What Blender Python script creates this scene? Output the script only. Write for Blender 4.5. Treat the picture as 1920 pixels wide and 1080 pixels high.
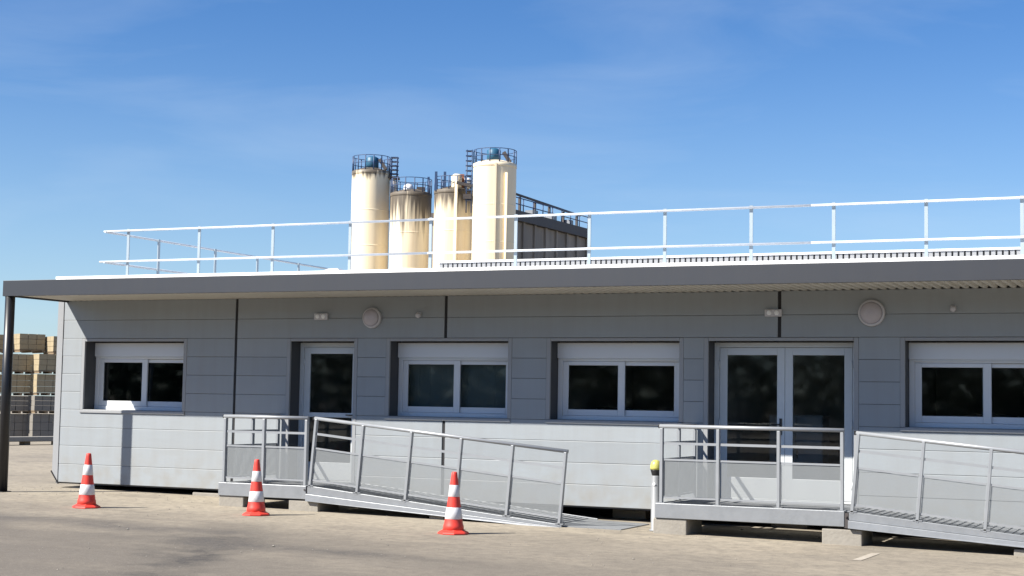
import bpy, bmesh, math, random
import numpy as np
from mathutils import Vector, Matrix
R = math.radians
random.seed(7)
scene = bpy.context.scene
for o in list(bpy.data.objects):
    bpy.data.objects.remove(o)
C = scene.collection

# ------------------------------------------------------------------ camera
CF, CYAW, CPITCH, CROLL, CH, CD = 2900.0, 0.422865, 0.074414, 0.017208, 1.5619, 20.2345
fw = Vector((-math.sin(CYAW)*math.cos(CPITCH), math.cos(CYAW)*math.cos(CPITCH), math.sin(CPITCH)))
rt = Vector((math.cos(CYAW), math.sin(CYAW), 0))
up = rt.cross(fw)
cr, sr = math.cos(CROLL), math.sin(CROLL)
right_v = rt*cr + up*sr
up_v = up*cr - rt*sr
cam_d = bpy.data.cameras.new('camera')
cam = bpy.data.objects.new('camera', cam_d)
C.objects.link(cam)
m = Matrix((right_v, up_v, -fw)).transposed().to_4x4()
m.translation = (0, -CD, CH)
cam.matrix_world = m
cam_d.sensor_width = 36
cam_d.lens = CF/1920*36
cam_d.clip_end = 6000
scene.camera = cam

# ------------------------------------------------------------------ sky and sun
SUN = Vector((0.87, 1.0, -1.22)).normalized()          # direction in which the light travels
elev = math.asin(-SUN.z)
azim = math.atan2(-SUN.x, -SUN.y)
world = bpy.data.worlds.new('World')
scene.world = world
world.use_nodes = True
wn, wl = world.node_tree.nodes, world.node_tree.links
wn.clear()
w_out = wn.new('ShaderNodeOutputWorld')
w_bg = wn.new('ShaderNodeBackground')
w_sky = wn.new('ShaderNodeTexSky')
w_sky.sky_type = 'NISHITA'
w_sky.sun_disc = False
w_sky.sun_elevation = elev
w_sky.sun_rotation = azim
w_sky.altitude = 100
w_sky.air_density = 1.0
w_sky.dust_density = 0.2
w_sky.ozone_density = 1.6
w_bg.inputs['Strength'].default_value = 0.05
# thin high cirrus, the same all round the sky
w_tc = wn.new('ShaderNodeTexCoord')
w_map = wn.new('ShaderNodeMapping')
w_map.inputs['Rotation'].default_value = (R(8), R(-6), R(20))
w_map.inputs['Scale'].default_value = (1.6, 1.6, 8.5)
w_n = wn.new('ShaderNodeTexNoise')
w_n.inputs['Scale'].default_value = 2.1
w_n.inputs['Detail'].default_value = 7
w_n.inputs['Roughness'].default_value = 0.55
w_n.inputs['Distortion'].default_value = 0.6
w_r = wn.new('ShaderNodeValToRGB')
w_r.color_ramp.elements[0].position = 0.50
w_r.color_ramp.elements[0].color = (0, 0, 0, 1)
w_r.color_ramp.elements[1].position = 0.80
w_r.color_ramp.elements[1].color = (0.16, 0.16, 0.16, 1)
w_mix = wn.new('ShaderNodeMix')
w_mix.data_type = 'RGBA'
w_mix.inputs['B'].default_value = (7.2, 8.2, 9.4, 1)
wl.new(w_tc.outputs['Generated'], w_map.inputs['Vector'])
wl.new(w_map.outputs['Vector'], w_n.inputs['Vector'])
wl.new(w_n.outputs['Fac'], w_r.inputs['Fac'])
wl.new(w_r.outputs['Color'], w_mix.inputs['Factor'])
w_hs = wn.new('ShaderNodeHueSaturation')
w_hs.inputs['Saturation'].default_value = 1.25
wl.new(w_sky.outputs['Color'], w_hs.inputs['Color'])
w_tint = wn.new('ShaderNodeMix')
w_tint.data_type = 'RGBA'; w_tint.blend_type = 'MULTIPLY'
w_tint.inputs['Factor'].default_value = 1.0
w_tint.inputs['B'].default_value = (0.80, 0.98, 1.27, 1)
wl.new(w_hs.outputs['Color'], w_tint.inputs['A'])
wl.new(w_tint.outputs['Result'], w_mix.inputs['A'])
# low haze: the sky pales evenly towards the horizon all round
w_sep = wn.new('ShaderNodeSeparateXYZ')
wl.new(w_tc.outputs['Generated'], w_sep.inputs['Vector'])
w_mr = wn.new('ShaderNodeMapRange')
w_mr.interpolation_type = 'SMOOTHSTEP'
w_mr.inputs['From Min'].default_value = -0.05
w_mr.inputs['From Max'].default_value = 0.26
w_mr.inputs['To Min'].default_value = 0.45
w_mr.inputs['To Max'].default_value = 0.0
wl.new(w_sep.outputs['Z'], w_mr.inputs['Value'])
w_hz = wn.new('ShaderNodeMix'); w_hz.data_type = 'RGBA'
w_hz.inputs['B'].default_value = (5.6, 7.4, 9.0, 1)
wl.new(w_mr.outputs['Result'], w_hz.inputs['Factor'])
wl.new(w_mix.outputs['Result'], w_hz.inputs['A'])
wl.new(w_hz.outputs['Result'], w_bg.inputs['Color'])
wl.new(w_bg.outputs['Background'], w_out.inputs['Surface'])

sun_d = bpy.data.lights.new('sun', 'SUN')
sun_d.energy = 5.0
sun_d.angle = R(0.53)
sun_d.color = (1.0, 0.94, 0.85)
sun = bpy.data.objects.new('sun', sun_d)
C.objects.link(sun)
sun.rotation_euler = SUN.to_track_quat('-Z', 'Y').to_euler()
sun.location = (-20, -30, 40)

vs = scene.view_settings
vs.view_transform = 'Standard'
vs.look = 'None'
vs.exposure = 1.09
vs.gamma = 1
vs.use_curve_mapping = False
scene.render.engine = 'CYCLES'
scene.cycles.max_bounces = 8
scene.cycles.transparent_max_bounces = 24

# ------------------------------------------------------------------ materials
MATS = {}
ALB = {'cladding': 0.635, 'cladding_trim': 0.635, 'wall_core': 0.5, 'fascia_grey': 0.37, 'anthracite': 0.32, 'concrete': 0.6, 'galv': 0.50, 'galv_rail': 0.52, 'silo_cream': 1.08, 'silo_cream_clean': 1.08, 'silo_stained': 1.08, 'bunker': 0.6, 'block_cream': 0.58, 'block_shaded': 0.42, 'paint_worn': 0.7, 'alu_white': 0.95}   # paint and stone values measured against the exposure
def mat(name, color, rough=0.6, metal=0.0, spec=0.5, noise=None, bump=None, coat=0):
    """noise: list of (scale, stretch xyz, amount, dark colour) ; bump: (scale, strength, stretch)"""
    k_ = ALB.get(name, 1.0)
    color = tuple(v*k_ for v in color)
    noise = [(a, b_, c_, tuple(v*k_ for v in d_)) for a, b_, c_, d_ in (noise or [])]
    mt = bpy.data.materials.new(name)
    mt.use_nodes = True
    n, l = mt.node_tree.nodes, mt.node_tree.links
    b = n['Principled BSDF']
    b.inputs['Roughness'].default_value = rough
    b.inputs['Metallic'].default_value = metal
    b.inputs['Specular IOR Level'].default_value = spec
    b.inputs['Coat Weight'].default_value = coat
    b.inputs['Base Color'].default_value = (*color, 1)
    tc = n.new('ShaderNodeTexCoord')
    geo = n.new('ShaderNodeNewGeometry')
    last = None
    for (sc, st, amt, dark) in (noise or []):
        mp = n.new('ShaderNodeMapping')
        mp.inputs['Scale'].default_value = st
        l.new(geo.outputs['Position'], mp.inputs['Vector'])
        t = n.new('ShaderNodeTexNoise')
        t.inputs['Scale'].default_value = sc
        t.inputs['Detail'].default_value = 6
        t.inputs['Roughness'].default_value = 0.6
        l.new(mp.outputs['Vector'], t.inputs['Vector'])
        rp = n.new('ShaderNodeValToRGB')
        rp.color_ramp.elements[0].position = 0.38
        rp.color_ramp.elements[1].position = 0.72
        rp.color_ramp.elements[0].color = (0, 0, 0, 1)
        rp.color_ramp.elements[1].color = (amt, amt, amt, 1)
        l.new(t.outputs['Fac'], rp.inputs['Fac'])
        mx = n.new('ShaderNodeMix')
        mx.data_type = 'RGBA'
        mx.inputs['B'].default_value = (*dark, 1)
        if last is None:
            mx.inputs['A'].default_value = (*color, 1)
        else:
            l.new(last, mx.inputs['A'])
        l.new(rp.outputs['Color'], mx.inputs['Factor'])
        last = mx.outputs['Result']
    if last is not None:
        l.new(last, b.inputs['Base Color'])
    if bump:
        sc, strength, st = bump
        mp = n.new('ShaderNodeMapping')
        mp.inputs['Scale'].default_value = st
        l.new(geo.outputs['Position'], mp.inputs['Vector'])
        t = n.new('ShaderNodeTexNoise')
        t.inputs['Scale'].default_value = sc
        t.inputs['Detail'].default_value = 5
        l.new(mp.outputs['Vector'], t.inputs['Vector'])
        bp = n.new('ShaderNodeBump')
        bp.inputs['Strength'].default_value = strength
        bp.inputs['Distance'].default_value = 0.02
        l.new(t.outputs['Fac'], bp.inputs['Height'])
        l.new(bp.outputs['Normal'], b.inputs['Normal'])
    MATS[name] = mt
    return mt

U = (1, 1, 1)
mat('cladding', (0.430, 0.475, 0.508), 0.5, noise=[(1.1, (1, 1, 2.2), 0.16, (0.36, 0.365, 0.37)), (5, (1.5, 1, .12), 0.20, (0.33, 0.325, 0.31)), (.5, (1, 1, 3), .14, (.40, .40, .39))],
    bump=(1.6, 0.12, (1, 1, 4)))
mat('cladding_trim', (0.44, 0.455, 0.47), 0.45, noise=[(2, (1, 1, .3), 0.15, (0.33, 0.33, 0.33))])
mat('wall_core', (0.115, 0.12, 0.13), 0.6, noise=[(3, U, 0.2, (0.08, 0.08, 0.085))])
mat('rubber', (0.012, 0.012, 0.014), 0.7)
mat('fascia_grey', (0.098, 0.107, 0.128), 0.42, noise=[(1.2, (.6, 1, 2), 0.25, (0.085, 0.088, 0.098)), (7, (1, 1, .1), 0.15, (0.15, 0.145, 0.14))])
mat('anthracite', (0.022, 0.024, 0.031), 0.4, noise=[(4, U, 0.3, (0.035, 0.034, 0.034))])
mat('soffit_white', (0.60, 0.58, 0.52), 0.55, noise=[(2, (1, .4, 1), 0.25, (0.38, 0.36, 0.32))])
mat('roof_white', (0.80, 0.81, 0.82), 0.4, noise=[(3, (1, 1, 1), 0.2, (0.65, 0.65, 0.64))])
mat('pvc_white', (0.64, 0.67, 0.70), 0.32, noise=[(2.5, U, 0.15, (0.62, 0.63, 0.63))])
mat('alu_white', (0.60, 0.64, 0.66), 0.4, noise=[(2.5, U, 0.15, (0.5, 0.52, 0.53))])
mat('galv', (0.52, 0.55, 0.58), 0.42, metal=0.35, noise=[(9, U, 0.45, (0.36, 0.385, 0.41)), (2.2, (1, 1, .5), 0.3, (0.62, 0.64, 0.66))], bump=(30, 0.06, U))
mat('galv_rail', (0.58, 0.61, 0.64), 0.4, metal=0.25, noise=[(6, U, 0.35, (0.42, 0.45, 0.48))])
mat('guard_post', (0.30, 0.36, 0.40), 0.4, noise=[(5, U, 0.25, (0.24, 0.28, 0.32))])
mat('white_rail', (0.56, 0.60, 0.64), 0.4, metal=0.1, noise=[(3, U, 0.5, (0.40, 0.44, 0.48)), (14, U, .3, (.34, .37, .40))])
mat('concrete', (0.43, 0.40, 0.345), 0.9, noise=[(5, U, 0.45, (0.31, 0.285, 0.245)), (22, U, 0.3, (0.5, 0.47, 0.41))], bump=(25, 0.3, U))
mat('cone_orange', (0.72, 0.042, 0.026), 0.5, noise=[(7, U, 0.45, (0.50, 0.055, 0.04)), (23, U, 0.3, (0.30, 0.07, 0.05))])
mat('cone_white', (0.70, 0.71, 0.72), 0.45, noise=[(9, (1, 1, .5), 0.55, (0.48, 0.46, 0.44)), (30, U, 0.3, (0.36, 0.34, 0.32))])
mat('silo_cream', (0.74, 0.63, 0.43), 0.6, noise=[(1.0, (1, 1, .10), 0.75, (0.50, 0.38, 0.22)), (.5, (1, 1, 2.2), .3, (.62, .53, .40))])
mat('silo_cream_clean', (0.78, 0.68, 0.49), 0.55, noise=[(1.1, (1, 1, .07), 0.5, (0.58, 0.46, 0.30)), (.5, (1, 1, 1.6), .25, (.62, .54, .42))])
mat('silo_stained', (0.76, 0.67, 0.49), 0.65, noise=[(1.6, (1, 1, .06), 0.6, (0.50, 0.37, 0.22)), (.6, (1, 1, 1.4), .25, (.60, .52, .40))])
mat('blue_steel', (0.03, 0.065, 0.15), 0.5, noise=[(2, U, 0.3, (0.05, 0.06, 0.09))])
mat('blue_filter', (0.02, 0.10, 0.18), 0.5)
mat('dark_steel', (0.05, 0.045, 0.045), 0.6, noise=[(2, U, 0.4, (0.1, 0.07, 0.055))])
mat('bunker', (0.52, 0.46, 0.39), 0.85, noise=[(.7, (1, 1, .15), 0.7, (0.16, 0.15, 0.145)), (.25, U, 0.4, (0.26, 0.24, 0.22))])
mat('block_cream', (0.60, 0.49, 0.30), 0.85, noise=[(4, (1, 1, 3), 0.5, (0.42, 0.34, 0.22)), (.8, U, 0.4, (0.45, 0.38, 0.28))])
mat('block_shaded', (0.46, 0.43, 0.38), 0.85, noise=[(4, (1, 1, 3), 0.5, (0.34, 0.32, 0.28))])  # greyer copy of the cream for lower packs, their shade put into the colour
mat('pallet_wood', (0.22, 0.16, 0.1), 0.8, noise=[(8, U, 0.5, (0.12, 0.09, 0.06))])
mat('lamp_white', (0.50, 0.49, 0.51), 0.35)
mat('lamp_glass', (0.42, 0.39, 0.42), 0.25, noise=[(14, U, 0.3, (0.5, 0.47, 0.5))])
mat('bin_grey', (0.21, 0.22, 0.23), 0.5, noise=[(5, U, 0.3, (0.3, 0.3, 0.3))])
mat('lid_yellow', (0.46, 0.44, 0.12), 0.4, noise=[(12, U, 0.3, (0.7, 0.62, 0.12))])
mat('black_plastic', (0.018, 0.018, 0.02), 0.4)
mat('room_wall', (0.66, 0.65, 0.62), 0.9, noise=[(1.5, U, 0.3, (0.14, 0.14, 0.14))])
mat('room_floor', (0.30, 0.29, 0.28), 0.5)
mat('blind', (0.19, 0.235, 0.235), 0.9, noise=[(3, (1, 1, .3), .3, (.15, .19, .19))])
mat('leaf', (0.040, 0.056, 0.028), 0.9, spec=0.1, noise=[(.6, U, .6, (0.016, 0.026, 0.012))])
mat('bark', (0.08, 0.06, 0.045), 0.9)
mat('paint_worn', (0.56, 0.51, 0.43), 0.85, noise=[(9, U, 1.0, (0.40, 0.345, 0.27))])
mat('rib_shadow_grey', (0.22, 0.23, 0.24), 0.7)
mat('rust', (0.30, 0.12, 0.06), 0.8, noise=[(9, U, .5, (.18, .08, .05))])

# each board a shade of its own, and road splash drying on the lowest boards
def board_wear(mt):
    n, l = mt.node_tree.nodes, mt.node_tree.links
    b = n['Principled BSDF']
    src = b.inputs['Base Color'].links[0].from_socket
    oi = n.new('ShaderNodeObjectInfo')
    mr = n.new('ShaderNodeMapRange')
    mr.inputs['To Min'].default_value = 0.955; mr.inputs['To Max'].default_value = 1.04
    l.new(oi.outputs['Random'], mr.inputs['Value'])
    vm = n.new('ShaderNodeVectorMath'); vm.operation = 'SCALE'
    l.new(src, vm.inputs[0]); l.new(mr.outputs['Result'], vm.inputs['Scale'])
    geo = n.new('ShaderNodeNewGeometry')
    sep = n.new('ShaderNodeSeparateXYZ'); l.new(geo.outputs['Position'], sep.inputs['Vector'])
    hz = n.new('ShaderNodeMapRange')
    hz.inputs['From Min'].default_value = 0.85; hz.inputs['From Max'].default_value = 0.12
    l.new(sep.outputs['Z'], hz.inputs['Value'])
    t = n.new('ShaderNodeTexNoise'); t.inputs['Scale'].default_value = 4.5; t.inputs['Detail'].default_value = 8
    l.new(geo.outputs['Position'], t.inputs['Vector'])
    nr = n.new('ShaderNodeMapRange')
    nr.inputs['From Min'].default_value = 0.40; nr.inputs['From Max'].default_value = 0.68; nr.inputs['To Max'].default_value = 0.55
    l.new(t.outputs['Fac'], nr.inputs['Value'])
    mu = n.new('ShaderNodeMath'); mu.operation = 'MULTIPLY'
    l.new(hz.outputs['Result'], mu.inputs[0]); l.new(nr.outputs['Result'], mu.inputs[1])
    mx = n.new('ShaderNodeMix'); mx.data_type = 'RGBA'
    mx.inputs['B'].default_value = (0.235, 0.215, 0.175, 1)
    l.new(mu.outputs['Value'], mx.inputs['Factor']); l.new(vm.outputs['Vector'], mx.inputs['A'])
    l.new(mx.outputs['Result'], b.inputs['Base Color'])
board_wear(MATS['cladding'])

# silo with dark runs under the top edge: a run mask that depends on height and angle (real stains)
def stain_runs(mt, ztop, depth):
    n, l = mt.node_tree.nodes, mt.node_tree.links
    b = n['Principled BSDF']
    src = b.inputs['Base Color'].links[0].from_socket
    geo = n.new('ShaderNodeNewGeometry')
    sep = n.new('ShaderNodeSeparateXYZ')
    l.new(geo.outputs['Position'], sep.inputs['Vector'])
    mr = n.new('ShaderNodeMapRange')
    mr.inputs['From Min'].default_value = ztop - depth
    mr.inputs['From Max'].default_value = ztop
    l.new(sep.outputs['Z'], mr.inputs['Value'])
    mp = n.new('ShaderNodeMapping')
    mp.inputs['Scale'].default_value = (1, 1, 0.05)
    l.new(geo.outputs['Position'], mp.inputs['Vector'])
    t = n.new('ShaderNodeTexNoise')
    t.inputs['Scale'].default_value = 3.6
    t.inputs['Detail'].default_value = 5
    l.new(mp.outputs['Vector'], t.inputs['Vector'])
    add = n.new('ShaderNodeMath'); add.operation = 'MULTIPLY_ADD'
    add.inputs[1].default_value = 0.62
    l.new(mr.outputs['Result'], add.inputs[0])
    l.new(t.outputs['Fac'], add.inputs[2])
    rp = n.new('ShaderNodeValToRGB')
    rp.color_ramp.elements[0].position = 0.74
    rp.color_ramp.elements[1].position = 1.10 if False else 1.0
    rp.color_ramp.elements[0].color = (0, 0, 0, 1)
    rp.color_ramp.elements[1].color = (.95, .95, .95, 1)
    l.new(add.outputs['Value'], rp.inputs['Fac'])
    mx = n.new('ShaderNodeMix'); mx.data_type = 'RGBA'
    mx.inputs['B'].default_value = (0.075, 0.06, 0.045, 1)
    l.new(src, mx.inputs['A'])
    l.new(rp.outputs['Color'], mx.inputs['Factor'])
    l.new(mx.outputs['Result'], b.inputs['Base Color'])

# window glass: thin pane, tinted, fresnel reflection
def glass_mat():
    mt = bpy.data.materials.new('window_glass')
    mt.use_nodes = True
    n, l = mt.node_tree.nodes, mt.node_tree.links
    n.clear()
    out = n.new('ShaderNodeOutputMaterial')
    tr = n.new('ShaderNodeBsdfTransparent')
    tr.inputs['Color'].default_value = (0.80, 0.83, 0.83, 1)
    gl = n.new('ShaderNodeBsdfGlossy')
    gl.inputs['Roughness'].default_value = 0.035
    geo = n.new('ShaderNodeNewGeometry')
    t = n.new('ShaderNodeTexNoise')
    t.inputs['Scale'].default_value = 1.3
    l.new(geo.outputs['Position'], t.inputs['Vector'])
    bp = n.new('ShaderNodeBump')
    bp.inputs['Strength'].default_value = 0.05
    bp.inputs['Distance'].default_value = 0.02
    l.new(t.outputs['Fac'], bp.inputs['Height'])
    l.new(bp.outputs['Normal'], gl.inputs['Normal'])
    fr = n.new('ShaderNodeFresnel')
    fr.inputs['IOR'].default_value = 1.5
    mx = n.new('ShaderNodeMixShader')
    l.new(fr.outputs['Fac'], mx.inputs['Fac'])
    l.new(tr.outputs['BSDF'], mx.inputs[1])
    l.new(gl.outputs['BSDF'], mx.inputs[2])
    l.new(mx.outputs['Shader'], out.inputs['Surface'])
    MATS['window_glass'] = mt
glass_mat()

# perforated sheet: round holes punched through galvanised steel
def perforated():
    mt = bpy.data.materials.new('perforated_sheet')
    mt.use_nodes = True
    n, l = mt.node_tree.nodes, mt.node_tree.links
    b = n['Principled BSDF']
    b.inputs['Base Color'].default_value = (0.225, 0.242, 0.25, 1)
    b.inputs['Roughness'].default_value = 0.5
    b.inputs['Metallic'].default_value = 0.2
    out = [x for x in n if x.type == 'OUTPUT_MATERIAL'][0]
    tc = n.new('ShaderNodeTexCoord')
    mp = n.new('ShaderNodeMapping')
    mp.inputs['Scale'].default_value = (1/0.012,)*3
    l.new(tc.outputs['Object'], mp.inputs['Vector'])
    fr = n.new('ShaderNodeVectorMath'); fr.operation = 'FRACTION'
    l.new(mp.outputs['Vector'], fr.inputs[0])
    sb = n.new('ShaderNodeVectorMath'); sb.operation = 'SUBTRACT'
    sb.inputs[1].default_value = (0.5, 0.5, 0.5)
    l.new(fr.outputs['Vector'], sb.inputs[0])
    mu = n.new('ShaderNodeVectorMath'); mu.operation = 'MULTIPLY'
    mu.inputs[1].default_value = (1, 0, 1)
    l.new(sb.outputs['Vector'], mu.inputs[0])
    ln = n.new('ShaderNodeVectorMath'); ln.operation = 'LENGTH'
    l.new(mu.outputs['Vector'], ln.inputs[0])
    lt = n.new('ShaderNodeMath'); lt.operation = 'LESS_THAN'
    lt.inputs[1].default_value = 0.295
    l.new(ln.outputs['Value'], lt.inputs[0])
    tr = n.new('ShaderNodeBsdfTransparent')
    mx = n.new('ShaderNodeMixShader')
    l.new(lt.outputs['Value'], mx.inputs['Fac'])
    l.new(b.outputs['BSDF'], mx.inputs[1])
    l.new(tr.outputs['BSDF'], mx.inputs[2])
    l.new(mx.outputs['Shader'], out.inputs['Surface'])
    MATS['perforated_sheet'] = mt
perforated()

# yard surface: old sun-bleached asphalt and concrete, dusty near the building, dark tyre scuffs further out
def ground_mat():
    mt = bpy.data.materials.new('yard_surface')
    mt.use_nodes = True
    n, l = mt.node_tree.nodes, mt.node_tree.links
    b = n['Principled BSDF']
    b.inputs['Roughness'].default_value = 0.92
    b.inputs['Specular IOR Level'].default_value = 0.25
    geo = n.new('ShaderNodeNewGeometry')
    sep = n.new('ShaderNodeSeparateXYZ')
    l.new(geo.outputs['Position'], sep.inputs['Vector'])
    def noise(scale, st, detail=7, rough=0.6, rot=0, dist=0):
        mp = n.new('ShaderNodeMapping')
        mp.inputs['Scale'].default_value = st
        mp.inputs['Rotation'].default_value = (0, 0, rot)
        l.new(geo.outputs['Position'], mp.inputs['Vector'])
        t = n.new('ShaderNodeTexNoise')
        t.inputs['Scale'].default_value = scale
        t.inputs['Detail'].default_value = detail
        t.inputs['Roughness'].default_value = rough
        t.inputs['Distortion'].default_value = dist
        l.new(mp.outputs['Vector'], t.inputs['Vector'])
        return t.outputs['Fac']
    def ramp(src, a, bb, v0=0, v1=1):
        r = n.new('ShaderNodeMapRange')
        r.inputs['From Min'].default_value = a
        r.inputs['From Max'].default_value = bb
        r.inputs['To Min'].default_value = v0
        r.inputs['To Max'].default_value = v1
        l.new(src, r.inputs['Value'])
        return r.outputs['Result']
    def math_(op, x, y):
        q = n.new('ShaderNodeMath'); q.operation = op
        for i, v in enumerate((x, y)):
            if isinstance(v, (int, float)): q.inputs[i].default_value = v
            else: l.new(v, q.inputs[i])
        return q.outputs['Value']
    def mix(fac, a, bb):
        q = n.new('ShaderNodeMix'); q.data_type = 'RGBA'
        l.new(fac, q.inputs['Factor'])
        for s, v in (('A', a), ('B', bb)):
            if isinstance(v, tuple): q.inputs[s].default_value = (*v, 1)
            else: l.new(v, q.inputs[s])
        return q.outputs['Result']
    # pale dusty strip along the building fades into greyer worn asphalt in front
    wob = noise(0.35, (1, 1, 1), 5)
    yy = math_('ADD', sep.outputs['Y'], ramp(wob, 0.25, 0.75, -1.6, 1.6))
    apron = ramp(yy, -6.6, -1.9)
    xr = ramp(sep.outputs['X'], -12.0, -3.0)
    frontc = mix(xr, (0.116, 0.103, 0.087), (0.205, 0.181, 0.144))
    col = mix(apron, frontc, (0.315, 0.278, 0.216))
    big = ramp(noise(0.16, (0.7, 1.3, 1), 4, 0.5), 0.42, 0.62, 0, 0.45)
    col = mix(big, col, (0.175, 0.156, 0.130))
    blot = ramp(noise(0.8, (0.7, 1.4, 1), 9, 0.66, 0.4, 0.6), 0.50, 0.70, 0, 0.62)
    col = mix(blot, col, (0.150, 0.134, 0.112))
    dust = math_('MULTIPLY', ramp(noise(0.6, (0.6, 1.5, 1), 9, 0.62, 0.2, 0.4), 0.50, 0.70, 0, 0.65), ramp(yy, -7.5, -3.5, .35, 1))
    col = mix(dust, col, (0.345, 0.300, 0.228))
    # dark scuffs: a wide diagonal tyre path and a band along the yard, both worn through by noise
    def band(px0, py0, px1, py1, width, amt):
        L_ = math.hypot(px1-px0, py1-py0); ux, uy = (px1-px0)/L_, (py1-py0)/L_
        dx = math_('SUBTRACT', sep.outputs['X'], px0); dy = math_('SUBTRACT', sep.outputs['Y'], py0)
        al = math_('ADD', math_('MULTIPLY', dx, ux), math_('MULTIPLY', dy, uy))
        ac = math_('SUBTRACT', math_('MULTIPLY', dy, ux), math_('MULTIPLY', dx, uy))
        ac = math_('ABSOLUTE', math_('ADD', ac, ramp(noise(0.9, (1, 1, 1), 6), 0.3, 0.7, -width*.6, width*.6)), 0)
        m1 = ramp(ac, width, width*.15)
        m2 = math_('MULTIPLY', ramp(al, -1.0, .6), ramp(al, L_+1.5, L_-1.0))
        br = ramp(noise(1.6, (1, 1, 1), 9, 0.7, 0.9, 0.3), 0.36, 0.56, .25, 1)
        return math_('MULTIPLY', math_('MULTIPLY', m1, m2), math_('MULTIPLY', br, amt))
    col = mix(band(-7.9, -10.5, -10.5, -4.7, 0.6, 1.0), col, (0.060, 0.056, 0.052))
    col = mix(band(-10.8, -5.9, -7.2, -6.2, 0.6, .85), col, (0.082, 0.076, 0.070))
    col = mix(band(-14.6, -4.9, -10.2, -5.0, 0.6, 0.9), col, (0.098, 0.090, 0.082))
    col = mix(band(-4.5, -5.6, 0.5, -5.0, 0.4, 0.4), col, (0.098, 0.090, 0.082))
    fine = ramp(noise(7, (1, 1, 1), 9, 0.75), 0.42, 0.66, 0, 0.6)
    col = mix(fine, col, (0.120, 0.106, 0.088))
    speck = ramp(noise(45, (1, 1, 1), 4, 0.7), 0.55, 0.75, 0, 0.5)
    col = mix(speck, col, (0.360, 0.320, 0.255))
    l.new(col, b.inputs['Base Color'])
    bp = n.new('ShaderNodeBump')
    bp.inputs['Strength'].default_value = 0.45
    bp.inputs['Distance'].default_value = 0.015
    l.new(noise(14, (1, 1, 1), 8, 0.7), bp.inputs['Height'])
    l.new(bp.outputs['Normal'], b.inputs['Normal'])
    MATS['yard_surface'] = mt
ground_mat()

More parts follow.
